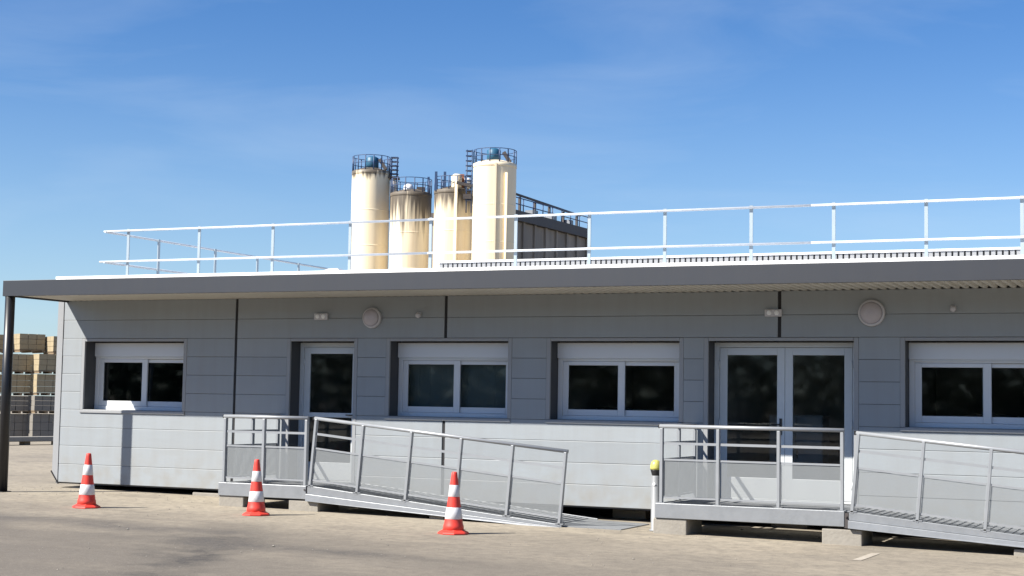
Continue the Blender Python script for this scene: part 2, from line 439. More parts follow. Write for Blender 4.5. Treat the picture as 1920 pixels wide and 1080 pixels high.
# ------------------------------------------------------------------ mesh helpers
class MB:
    def __init__(s):
        s.v, s.f, s.sm = [], [], []
    def poly(s, pts, smooth=False):
        k = len(s.v)
        s.v += [tuple(p) for p in pts]
        s.f.append(tuple(range(k, k+len(pts))))
        s.sm.append(smooth)
    def box(s, x0, x1, y0, y1, z0, z1):
        k = len(s.v)
        s.v += [(x0, y0, z0), (x1, y0, z0), (x1, y1, z0), (x0, y1, z0), (x0, y0, z1), (x1, y0, z1), (x1, y1, z1), (x0, y1, z1)]
        for q in ((3, 2, 1, 0), (4, 5, 6, 7), (0, 1, 5, 4), (1, 2, 6, 5), (2, 3, 7, 6), (3, 0, 4, 7)):
            s.f.append(tuple(k+i for i in q)); s.sm.append(False)
        return s
    def hexa(s, a):
        """8 points: bottom loop 4 (ccw from above), top loop 4"""
        k = len(s.v)
        s.v += [tuple(p) for p in a]
        for q in ((3, 2, 1, 0), (4, 5, 6, 7), (0, 1, 5, 4), (1, 2, 6, 5), (2, 3, 7, 6), (3, 0, 4, 7)):
            s.f.append(tuple(k+i for i in q)); s.sm.append(False)
        return s
    def bar(s, a, b, w, t, side=(0, 1, 0)):
        """rectangular bar from a to b; t along 'side', w across it"""
        a, b, side = Vector(a), Vector(b), Vector(side).normalized()
        d = (b-a).normalized()
        n = d.cross(side).normalized()
        sd = n.cross(d).normalized()
        P = []
        for p in (a, b):
            P += [p - n*w/2 - sd*t/2, p + n*w/2 - sd*t/2, p + n*w/2 + sd*t/2, p - n*w/2 + sd*t/2]
        k = len(s.v)
        s.v += [tuple(p) for p in P]
        for q in ((3, 2, 1, 0), (4, 5, 6, 7), (0, 1, 5, 4), (1, 2, 6, 5), (2, 3, 7, 6), (3, 0, 4, 7)):
            s.f.append(tuple(k+i for i in q)); s.sm.append(False)
        return s
    def tube(s, a, b, r, seg=10, r2=None, cap=True):
        a, b = Vector(a), Vector(b)
        r2 = r if r2 is None else r2
        d = (b-a).normalized()
        x = d.orthogonal().normalized(); y = d.cross(x)
        k = len(s.v)
        for p, rr in ((a, r), (b, r2)):
            for i in range(seg):
                t = 2*math.pi*i/seg
                s.v.append(tuple(p + x*math.cos(t)*rr + y*math.sin(t)*rr))
        for i in range(seg):
            j = (i+1) % seg
            s.f.append((k+i, k+j, k+seg+j, k+seg+i)); s.sm.append(True)
        if cap:
            s.f.append(tuple(k+i for i in reversed(range(seg)))); s.sm.append(False)
            s.f.append(tuple(k+seg+i for i in range(seg))); s.sm.append(False)
        return s
    def lathe(s, prof, c=(0, 0, 0), seg=32, axis='z', cap=True, smooth=True):
        k = len(s.v)
        for r, h in prof:
            for i in range(seg):
                t = 2*math.pi*i/seg
                if axis == 'z':
                    s.v.append((c[0]+r*math.cos(t), c[1]+r*math.sin(t), c[2]+h))
                else:   # axis along -y
                    s.v.append((c[0]+r*math.cos(t), c[1]-h, c[2]+r*math.sin(t)))
        for q in range(len(prof)-1):
            for i in range(seg):
                j = (i+1) % seg
                s.f.append((k+q*seg+i, k+q*seg+j, k+(q+1)*seg+j, k+(q+1)*seg+i)); s.sm.append(smooth)
        if cap:
            s.f.append(tuple(k+i for i in reversed(range(seg)))); s.sm.append(False)
            e = k+(len(prof)-1)*seg
            s.f.append(tuple(e+i for i in range(seg))); s.sm.append(False)
        return s
    def mesh(s, name, material):
        me = bpy.data.meshes.new(name)
        me.from_pydata(s.v, [], s.f)
        me.polygons.foreach_set('use_smooth', s.sm)
        if material: me.materials.append(MATS[material])
        me.update()
        return me
    def build(s, name, material, parent=None, bevel=0, loc=None):
        o = bpy.data.objects.new(name, s.mesh(name, material))
        C.objects.link(o)
        if parent is not None: o.parent = parent
        if loc is not None: o.location = loc
        if bevel:
            md = o.modifiers.new('bevel', 'BEVEL')
            md.width = bevel; md.segments = 2; md.limit_method = 'ANGLE'
        return o

def tag(o, label=None, cat=None, group=None, kind=None):
    if label: o['label'] = label
    if cat: o['category'] = cat
    if group: o['group'] = group
    if kind: o['kind'] = kind
    return o
def empty(name, loc=(0, 0, 0), rz=0, label=None, cat=None, group=None):
    o = bpy.data.objects.new(name, None)
    o.empty_display_size = 0.2
    C.objects.link(o)
    o.location = loc
    o.rotation_euler = (0, 0, rz)
    return tag(o, label, cat, group)
def copy_tree(o, parent=None):
    c = o.copy(); C.objects.link(c); c.parent = parent
    for ch in o.children: copy_tree(ch, c)
    return c

def zg(x, y=0):
    return -0.0098*(min(max(x, -23.0), 9.0) + 11.0)
def pix(px, py, depth):
    """world point seen at photo pixel (1920 wide) at a given camera depth: used for far things only to set them out"""
    u, v = px-960, py-540
    a = u*cr + v*sr; b = -u*sr + v*cr
    d = fw + rt*(a/CF) - up*(b/CF)
    return Vector((0, -CD, CH)) + d*depth

# ------------------------------------------------------------------ ground
g = MB()
xs = [-2500, -900, -300, -120, -60, -35] + list(np.arange(-23, 9.1, 2.0)) + [9, 20, 60, 200, 900, 2500]
xs = sorted(set(float(x) for x in xs))
ys = [-2500, -600, -150, -60, -30, -20, -14, -10, -7, -5, -3, -1.5, 0, 5, 10, 20, 40, 80, 200, 700, 2500]
for x in xs:
    for y in ys: g.v.append((x, y, zg(x)))
ny = len(ys)
for i in range(len(xs)-1):
    for j in range(ny-1):
        g.f.append((i*ny+j, (i+1)*ny+j, (i+1)*ny+j+1, i*ny+j+1)); g.sm.append(True)
ground = g.build('ground', 'yard_surface')
tag(ground, 'sun-bleached beige asphalt yard with dark tyre scuffs', 'ground', kind='structure')

# ------------------------------------------------------------------ the modular building
XL, XR, YB = -17.31, 4.2, 9.4
ZR = [0.15, 0.45, 0.75, 1.05, 1.34, 1.63, 1.92, 2.21, 2.50, 2.80, 3.12]
SEAMS = [-13.81, -10.16, -5.19, -1.2]
WIN = [(-16.75, -14.79), (-11.08, -9.15), (-8.49, -6.58), (-3.545, -1.60)]
DOORS = [(-12.81, -11.69), (-6.17, -4.20)]
DEP = 0.28
FLOOR = 0.33
bld = empty('modular_building', (-6.5, 0, 0.15), label='long grey clad modular site building with overhanging dark roof edge', cat='building')
BO = Vector(bld.location)
def bpart(mb, name, material, parent=None, bevel=0):
    o = mb.build(name, material, parent or bld, bevel)
    if parent is None or parent == bld:
        o.matrix_parent_inverse = Matrix.Translation(-BO)
    return o

def cut(iv, holes):
    out = [iv]
    for a, b in holes:
        nx = []
        for p, q in out:
            if b <= p or a >= q: nx.append((p, q)); continue
            if a > p: nx.append((p, a))
            if b < q: nx.append((b, q))
        out = nx
    return [(p, q) for p, q in out if q-p > 0.03]
TR = 0.06      # jamb trim width
for k in range(len(ZR)-1):
    z0, z1 = ZR[k], ZR[k+1]
    holes = []
    if 1.33 < z0 < 2.4: holes += [(a-TR, b+TR) for a, b in WIN]
    if z0 < 2.4: holes += [(a-TR, b+TR) for a, b in DOORS]
    for s in SEAMS: holes.append((s-0.022, s+0.022))
    for a, b in cut((XL+0.105, XR-0.105), holes):
        dy = random.uniform(-0.0015, 0.0015)
        mb = MB().box(a+.001, b-.001, dy, 0.032, z0+0.0015, z1-0.002)
        bpart(mb, 'wall_panel', 'cladding', bevel=0.0055)
    # end walls and rear wall boards
    for x0, x1 in ((XL, XL+.032), (XR-.032, XR)):
        bpart(MB().box(x0, x1, .112, YB-.112, z0+.004, z1-.005), 'wall_panel', 'cladding', bevel=0.006)
bpart(MB().box(XL+.105, XR-.105, YB-.032, YB, .154, 3.115), 'rear_wall', 'cladding')
# corner trims (the front left one has its foot cut off at a slant)
c = MB()
c.hexa([(XL+.10, -.012, .13), (XL+.103, -.012, .13), (XL+.103, .108, .13), (XL+.10, .108, .13),
        (XL-.012, -.012, .34), (XL+.103, -.012, .34), (XL+.103, .108, .34), (XL-.012, .108, .34)])
c.box(XL-.012, XL+.103, -.012, .108, .34, 3.118)
bpart(c, 'corner_trim', 'cladding_trim')
bpart(MB().bar((XL-.03, -.016, .33), (XL+.13, -.016, .125), .02, .01), 'corner_edge', 'anthracite')
for x0, x1, y0, y1 in ((XR-.103, XR+.012, -.012, .108), (XL-.012, XL+.103, YB-.108, YB+.012), (XR-.103, XR+.012, YB-.108, YB+.012)):
    bpart(MB().box(x0, x1, y0, y1, .13, 3.118), 'corner_trim', 'cladding_trim', bevel=.006)
# core behind the boards, gives the reveals of the openings
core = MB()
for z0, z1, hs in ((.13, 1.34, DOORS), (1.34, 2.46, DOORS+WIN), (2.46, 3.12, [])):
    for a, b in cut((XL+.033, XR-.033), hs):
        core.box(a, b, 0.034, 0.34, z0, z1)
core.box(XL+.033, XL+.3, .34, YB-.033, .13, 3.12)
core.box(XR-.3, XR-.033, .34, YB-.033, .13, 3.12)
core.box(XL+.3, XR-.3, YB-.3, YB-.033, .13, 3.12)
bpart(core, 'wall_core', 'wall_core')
# vertical joints between modules
for s in SEAMS:
    segs = [(.15, 3.11)]
    for a, b in WIN:
        if a < s < b: segs = [(.15, 1.27), (2.50, 3.11)]
    for a, b in DOORS:
        if a < s < b: segs = [(2.50, 3.11)]
    for z0, z1 in segs:
        bpart(MB().box(s-.0205, s+.0205, .012, .0335, z0, z1), 'panel_joint', 'rubber')
# trims around the openings
for (a, b), zb in [(w, 1.34) for w in WIN] + [(d, .15) for d in DOORS]:
    for x0, x1 in ((a-TR, a), (b, b+TR)):
        bpart(MB().box(x0, x1, -.004, .0335, zb+.003, 2.496), 'jamb_trim', 'cladding_trim', bevel=.004)
    bpart(MB().box(a+.002, b-.002, -.003, .0335, 2.452, 2.496), 'lintel_trim', 'cladding_trim', bevel=.004)
# dark board added to block daylight under the building; floor / ceiling / rooms
bpart(MB().box(XL+.12, XR-.1, 1.05, 1.1, -.22, .129), 'daylight_block_board', 'rubber')
bpart(MB().box(XL+.31, XR-.31, .35, YB-.31, .131, FLOOR-.02), 'floor_slab', 'room_floor')
bpart(MB().box(XL+.31, XR-.31, .345, YB-.31, 2.75, 2.80), 'ceiling', 'room_wall')
bpart(MB().box(XL+.31, XR-.31, 4.5, 4.6, FLOOR-.01, 2.74), 'partition', 'room_wall')
for x in (-13.4, -11.3, -8.9, -6.4, -3.9):
    bpart(MB().box(x-.04, x+.04, .345, 4.49, FLOOR-.01, 2.74), 'partition', 'room_wall')

def make_window(a, b, label, blind=False):
    z0, z1 = 1.345, 2.452
    y0, y1 = DEP, DEP+.07
    f = MB()
    f.box(a+.003, a+.075, y0, y1, z0, z1-.235)
    f.box(b-.075, b-.003, y0, y1, z0, z1-.235)
    f.box(a+.075, b-.075, y0, y1, z0, z0+.06)
    f.box(a+.075, b-.075, y0, y1, z1-.275, z1-.235)
    w = bpart(f, 'window', 'pvc_white', bevel=.006)
    w['label'] = label
    def sub(mb, name, material, bevel=0):
        o = mb.build(name, material, w, bevel)
        return o
    # shutter box
    sub(MB().box(a+.003, b-.003, y0-.035, y1, z1-.234, z1-.012), 'shutter_box', 'pvc_white', .008)
    sub(MB().box(a+.02, b-.02, y0-.028, y0+.02, z1-.252, z1-.236), 'shutter_slat', 'alu_white')
    mid = (a+b)/2 + .0
    zt, zb = z1-.278, z0+.062
    for (x0, x1, yy) in ((a+.077, mid+.06, y0+.012), (mid-.055, b-.077, y0+.048)):
        s = MB()
        st = .085
        s.box(x0, x0+st, yy, yy+.032, zb, zt)
        s.box(x1-st*1.2, x1, yy, yy+.032, zb, zt)
        s.box(x0+st, x1-st*1.2, yy, yy+.032, zb, zb+st)
        s.box(x0+st, x1-st*1.2, yy, yy+.032, zt-.055, zt)
        sub(s, 'sash', 'pvc_white', .005)
        sub(MB().box(x0+st, x1-st*1.2, yy+.012, yy+.018, zb+st, zt-.055), 'pane', 'window_glass')
    # sill flashing standing proud of the wall
    sl2 = MB()
    sl2.hexa([(a-.055, -.02, 1.292), (b+.055, -.02, 1.292), (b+.055, -.004, 1.292), (a-.055, -.004, 1.292),
              (a-.055, -.02, 1.334), (b+.055, -.02, 1.334), (b+.055, -.004, 1.341), (a-.055, -.004, 1.341)])
    sl2.box(a+.002, b-.002, -.005, DEP+.02, 1.336, 1.344)
    sub(sl2, 'sill', 'cladding_trim', .003)
    if blind:
        bl = MB()
        xx = a+.1
        while xx < b-.15:
            bl.box(xx, xx+.0895, y1+.10+.002*math.sin(xx*40), y1+.105+.002*math.sin(xx*40), z0+.08, z1-.25)
            xx += .089
        sub(bl, 'blind', 'blind')
    return w
for i, (a, b) in enumerate(WIN):
    make_window(a, b, ['white sliding window beside the sunlit corner', 'white sliding window with closed blinds behind', 'white sliding window left of the double door',
                       'white sliding window right of the double door'][i], blind=(i == 1))

def make_door(a, b, leaves, label):
    z0, z1 = FLOOR, 2.452
    y0, y1 = DEP, DEP+.06
    fr = .075
    f = MB()
    f.box(a+.003, a+fr, y0, y1, z0-.02, z1-.01)
    f.box(b-fr, b-.003, y0, y1, z0-.02, z1-.01)
    f.box(a+fr, b-fr, y0, y1, z1-.075, z1-.01)
    f.box(a+fr, b-fr, y0+.01, y1, z0-.02, z0+.012)
    d = bpart(f, 'door', 'alu_white', bevel=.005)
    d['label'] = label
    x = a+fr+.003
    tot = b-a-2*fr-.006
    w = tot/leaves
    for i in range(leaves):
        x0, x1 = x+i*w+.002, x+(i+1)*w-.002
        st, bt, tp = .105, .27, .10
        yy = y0+.006
        l = MB()
        l.box(x0, x0+st, yy, yy+.045, z0+.016, z1-.08)
        l.box(x1-st, x1, yy, yy+.045, z0+.016, z1-.08)
        l.box(x0+st, x1-st, yy, yy+.045, z0+.016, z0+.016+bt)
        l.box(x0+st, x1-st, yy, yy+.045, z1-.08-tp, z1-.08)
        if leaves == 1:
            l.box(x0+st, x1-st, yy+.002, yy+.043, 1.30, 1.37)
        l.build('door_leaf', 'alu_white', d, .004)
        p = MB()
        if leaves == 1:
            p.box(x0+st, x1-st, yy+.018, yy+.026, z0+.016+bt, 1.30)
            p.build('pane', 'window_glass', d)
            p = MB(); p.box(x0+st, x1-st, yy+.018, yy+.026, 1.37, z1-.08-tp)
        else:
            p.box(x0+st, x1-st, yy+.018, yy+.026, z0+.016+bt, z1-.08-tp)
        p.build('pane', 'window_glass', d)
        for zz in (.55, 1.35, 2.15):
            hx = x0 if i == 0 else x1
            MB().tube((hx, yy-.008, zz-.05), (hx, yy-.008, zz+.05), .011, 8).build('hinge', 'alu_white', d)
        if i == 0:
            h = MB()
            hx = x1-st/2
            h.box(hx-.018, hx+.018, yy-.008, yy-.001, 1.20, 1.42)
            h.tube((hx, yy-.004, 1.34), (hx, yy-.055, 1.34), .009, 8)
            h.tube((hx+.008, yy-.05, 1.34), (hx-.12, yy-.05, 1.34), .009, 8)
            h.build('handle', 'black_plastic', d)
    return d
make_door(*DOORS[0], 1, 'single glazed door behind the smaller landing')
make_door(*DOORS[1], 2, 'glazed double door behind the wider landing')

# --- roof
RXL, RXR, RYF, RYB = -17.16, 5.2, -1.50, 9.9
ZF0, ZF1 = 3.095, 3.340
bpart(MB().box(RXL, RXR, RYF, RYF+.04, ZF0, ZF1), 'fascia', 'fascia_grey', bevel=.004)
bpart(MB().box(RXL, RXL+.04, RYF+.0405, RYB, ZF0, ZF1), 'fascia', 'fascia_grey')
bpart(MB().box(RXR-.04, RXR, RYF+.0405, RYB, ZF0, ZF1), 'fascia', 'fascia_grey')
# corrugated soffit sheet, ribs running from the fascia to the wall
sf = MB()
pitch = .115
x = RXL+.05
while x < RXR-.2:
    for (dx0, z0, dx1, z1) in ((0, 3.150, .035, 3.150), (.035, 3.150, .05, 3.118), (.05, 3.118, .1, 3.118), (.1, 3.118, pitch, 3.150)):
        sf.poly([(x+dx0, RYF+.045, z0), (x+dx0, .02, z0), (x+dx1, .02, z1), (x+dx1, RYF+.045, z1)])
    x += pitch
bpart(sf, 'soffit', 'soffit_white')
bpart(MB().box(RXL+.045, RXR-.045, RYF+.042, RYB-.01, 3.17, 3.335), 'roof_deck', 'soffit_white')
# white upstand set back behind the fascia
bpart(MB().box(-17.05, RXR-.1, -.42, -.36, 3.336, 3.487), 'roof_edge_trim', 'roof_white')
bpart(MB().box(-17.05, RXR-.1, -.359, 9.8, 3.336, 3.44), 'roof_membrane', 'roof_white')
# ribbed metal upstand further back on the roof
rb = MB()
x = -11.30
while x < RXR-.4:
    rb.box(x, x+.058, 2.0, 2.03, 3.442, 3.80)
    x += .085
o = bpart(rb, 'ribbed_upstand', 'cladding_trim')
bpart(MB().box(-11.30, RXR-.35, 2.10, 2.12, 3.442, 3.80), 'upstand_back', 'rib_shadow_grey')  # backing sheet greyed so its colour carries the shadow between ribs
bpart(MB().box(-11.35, RXR-.35, 1.98, 2.12, 3.801, 3.832), 'upstand_cap', 'roof_white')
# canopy post at the free corner
p = MB().tube((-17.075, -1.42, zg(-17)+.012), (-17.075, -1.42, ZF0+.06), .076, 20)
p.box(-17.17, -16.98, -1.515, -1.325, zg(-17), zg(-17)+.012)
bpart(p, 'canopy_post', 'anthracite')

# ------------------------------------------------------------------ things fixed to the facade
def bulkhead(x, z, r, label):
    e = empty('bulkhead_lamp', (x, 0, z), label=label, cat='lamp', group='round wall lamps')
    MB().lathe([(r, .002), (r, .03), (r*.97, .05), (r*.86, .062), (r*.82, .055)], (0, 0, 0), 40, 'y').build('lamp_base', 'lamp_white', e)
    MB().lathe([(r*.82, .05), (r*.80, .075), (r*.66, .10), (r*.4, .118), (r*.12, .124)], (0, 0, 0), 40, 'y').build('diffuser', 'lamp_glass', e)
bulkhead(-11.38, 2.80, .155, 'round white wall lamp above the gap between single door and blinds window')
bulkhead(-3.966, 2.813, .175, 'round white wall lamp to the right above the double door')
def em_light(x, z, label):
    e = empty('emergency_light', (x, 0, z), label=label, cat='light', group='small emergency lights')
    MB().box(-.115, .115, -.052, -.006, -.048, .048).build('housing', 'lamp_white', e, .008)
    MB().box(-.10, .10, -.006, 0, -.04, .04).build('back_plate', 'lamp_white', e)
    for sx in (-.05, .05):
        MB().lathe([(.034, 0), (.034, .008), (.024, .016), (.008, .018)], (sx, -.0525, .002), 16, 'y').build('lens', 'roof_white', e)
em_light(-12.26, 2.825, 'small white rectangular light above the single door')
em_light(-5.265, 2.823, 'small white rectangular light above the double door')
def sensor(x, z, label):
    e = empty('motion_sensor', (x, 0, z), label=label, cat='sensor', group='small motion sensors')
    MB().box(-.035, .03, -.03, 0, -.03, .035).build('bracket', 'lamp_white', e, .006)
    MB().lathe([(.035, 0), (.04, .02), (.034, .045), (.02, .058), (.006, .062)], (.0, -.03, -.012), 16, 'y').build('sensor_head', 'lamp_white', e)
sensor(-10.592, 2.843, 'tiny white motion sensor above the blinds window')
sensor(-2.934, 2.866, 'tiny white motion sensor above the rightmost window')

# ------------------------------------------------------------------ furniture dimly seen through the glass
def cabinet(x, y, w, h, label):
    e = empty('cabinet', (x, y, FLOOR-.02), label=label, cat='cabinet')
    MB().box(-w/2, w/2, -.2, .2, 0, h).build('carcass', 'alu_white', e, .006)
    for sx in (-1, 1):
        MB().box(sx*w/4-w/4+.01, sx*w/4+w/4-.01, -.222, -.202, .06, h-.03).build('cabinet_door', 'pvc_white', e, .004)
        MB().box(sx*.03-.008, sx*.03+.008, -.24, -.223, h*.5-.06, h*.5+.06).build('handle', 'black_plastic', e)
cabinet(-15.9, 4.2, .9, 1.75, 'pale office cabinet dimly seen through the window beside the sunlit corner')
cabinet(-7.2, 4.2, .9, 1.6, 'pale office cabinet dimly seen through the window left of the double door')
cabinet(-5.55, 2.6, .8, 1.15, 'low pale cabinet dimly seen through the glazed double door')
def whiteboard(x, y, z, w, h, label):
    e = empty('whiteboard', (x, y, z), label=label, cat='whiteboard')
    MB().box(-w/2, w/2, -.012, 0, -h/2, h/2).build('board', 'roof_white', e)
    f = MB()
    f.box(-w/2-.02, w/2+.02, -.02, 0, h/2+.001, h/2+.025); f.box(-w/2-.02, w/2+.02, -.03, 0, -h/2-.025, -h/2-.001)
    f.build('board_frame', 'galv', e)
whiteboard(-12.75, 4.49, 1.75, .8, .5, 'whiteboard dimly seen through the single glazed door')
whiteboard(-4.9, 4.49, 1.8, .5, .35, 'small white notice dimly seen through the glazed double door')
def desk(x, y, label, lab2):
    e = empty('desk', (x, y, FLOOR-.02), label=label, cat='desk')
    MB().box(-.7, .7, -.35, .35, .72, .75).build('desk_top', 'pallet_wood', e)
    for sx in (-.65, .65):
        for sy in (-.3, .3):
            MB().box(sx-.02, sx+.02, sy-.02, sy+.02, 0, .719).build('leg', 'galv', e)
    m_ = empty('monitor', (x+.1, y, FLOOR-.02+.751), .3, lab2, 'monitor')
    MB().box(-.27, .27, -.02, .015, .12, .46).build('screen', 'black_plastic', m_, .005)
    MB().box(-.03, .03, -.01, .03, .01, .2).build('stand', 'black_plastic', m_)
    MB().box(-.12, .12, -.08, .1, 0, .012).build('stand_foot', 'black_plastic', m_)
desk(-8.2, 1.6, 'office desk behind the window left of the double door', 'black monitor on the desk left of the double door')
desk(-2.7, 1.6, 'office desk behind the rightmost window', 'black monitor on the desk behind the rightmost window')

# ------------------------------------------------------------------ roof guardrail
GY = 1.0
gr = empty('roof_guardrail', (-17.2, GY, 3.44), label='white two-rail guardrail running along the roof edge', cat='guardrail')
GO = Vector(gr.location)
def gpart(mb, name):
    o = mb.build(name, 'guard_post' if name == 'post' else 'white_rail', gr)
    o.matrix_parent_inverse = Matrix.Translation(-GO)
for x in (-16.77, -15.31, -13.863, -12.414, -10.976, -9.525, -8.331, -7.154, -5.869, -4.696, -3.44, -2.2, -.95, .3, 1.55, 2.8, 4.05):
    mb = MB().box(x-.024, x+.024, GY+.03, GY+.05, 3.441, 4.42)
    mb.box(x-.06, x+.06, GY-.04, GY+.14, 3.4405, 3.452)
    gpart(mb, 'post')
for z, nm, x0 in ((4.385, 'top_rail', -17.26), (3.862, 'mid_rail', -17.33)):
    xs_ = [x0, -11.0, -5.0, 1.0, 4.6]
    for i in range(4):
        gpart(MB().tube((xs_[i], GY, z), (xs_[i+1], GY, z), .0185, 10), nm)
    gpart(MB().tube((-17.2, GY-.05, z-.012), (-17.2, 9.3, z-.012), .0185, 10), nm)
for y in (2.4, 4.14, 5.57, 7.1, 8.7):
    mb = MB().box(-17.17, -17.152, y-.03, y+.03, 3.441, 4.39)
    gpart(mb, 'post')
# a low white vent on the roof behind the rail
v = empty('roof_vent', (-14.45, 4.0, 3.72), label='low white ventilation cowl on the roof at the left of the silos', cat='vent')
MB().box(-.13, .13, -.12, .12, -.28, .12).build('vent_box', 'roof_white', v, .01)
MB().hexa([(-.23, -.18, .15), (.23, -.18, .15), (.23, .18, .15), (-.23, .18, .15), (-.1, -.06, .23), (.1, -.06, .23), (.1, .06, .23), (-.1, .06, .23)]).build('vent_hood', 'white_rail', v, .006)
for sx in (-.11, .11):
    MB().box(sx-.01, sx+.01, -.01, .01, .1, .16).build('vent_leg', 'galv', v)

# ------------------------------------------------------------------ landings (platforms)
PY = -1.45
def landing(name_x, posts, label, zdeck):
    x0, x1 = posts[0], posts[-1]
    e = empty('access_landing', ((x0+x1)/2, PY/2, zdeck-.17), label=label, cat='landing', group='galvanised access landings')
    O_ = Vector(e.location)
    def q(mb, name, material, bevel=0):
        o = mb.build(name, material, e, bevel)
        o.matrix_parent_inverse = Matrix.Translation(-O_)
        return o
    # deck: bearing bars, and edge beams
    dk = MB()
    dk.box(x0-.02, x1+.03, PY+.05, -.01, zdeck-.035, zdeck-.012)
    yb = PY+.06
    while yb < -.03:
        dk.box(x0-.02, x1+.03, yb, yb+.006, zdeck-.0115, zdeck)
        yb += .034
    q(dk, 'deck', 'galv')
    q(MB().box(x0-.07, x1+.035, PY-.04, PY+.04, zdeck-.175, zdeck+.012), 'edge_beam', 'galv', .006)
    q(MB().box(x0-.07, x0-.02, PY+.041, -.02, zdeck-.17, zdeck+.01), 'edge_beam', 'galv', .004)
    q(MB().box(x1-.02, x1+.03, PY+.041, -.02, zdeck-.17, zdeck-.036), 'edge_beam', 'galv', .004)
    zt = 1.305
    pw = .05
    pl = [(x, PY-.0) for x in posts] + [(x0, PY*.52), (x0, -.07)]
    for i, (px_, py_) in enumerate(pl):
        mb = MB().box(px_-.019, px_+.019, py_-.03, py_+.03, zdeck+.013, zt-.026)
        q(mb, 'post', 'galv_rail', .003)
        q(MB().box(px_-.05, px_+.05, py_-.038, py_+.038, zdeck+.0125, zdeck+.022), 'foot_plate', 'galv')
    # rails on the front and the closed side
    q(MB().tube((x0-.03, PY, zt), (x1+.025, PY, zt), .0255, 12), 'top_rail', 'galv_rail')
    q(MB().tube((x0, PY+.02, zt), (x0, -.03, zt), .0255, 12), 'top_rail', 'galv_rail')
    q(MB().box(x0-.045, x0-.030, PY-.024, PY+.024, zt-.024, zt+.024), 'rail_cap', 'black_plastic', .006)
    bays = [((posts[i], PY), (posts[i+1], PY)) for i in range(len(posts)-1)] + [((x0, PY), (x0, PY*.52)), ((x0, PY*.52), (x0, -.07))]
    for (a, b) in bays:
        A, B = Vector((a[0], a[1], 0)), Vector((b[0], b[1], 0))
        d = (B-A).normalized()
        A2, B2 = A+d*.026, B-d*.026
        for z, w in ((1.09, .032), (.885, .024), (zdeck+.085, .024)):
            q(MB().bar((A2.x, A2.y, z), (B2.x, B2.y, z), w, .02, (d.y, -d.x, 0)), 'mid_rail', 'galv_rail')
        # perforated infill with its own local frame so the holes run along the sheet
        L = (B2-A2).length
        s = MB().box(0, L, -.0008, .0008, 0, .885-zdeck-.115)
        o = s.build('infill_sheet', 'perforated_sheet', e)
        o.matrix_parent_inverse = Matrix.Translation(-O_)
        o.location = (A2.x, A2.y, zdeck+.1)
        o.rotation_euler = (0, 0, math.atan2(d.y, d.x))
    return e
landing('a', [-12.95, -12.29, -11.585], 'smaller galvanised landing with two-bay railing before the single door', .345)
landing('b', [-6.33, -5.59, -4.82, -4.04], 'wider galvanised landing with three-bay railing before the double door', .325)

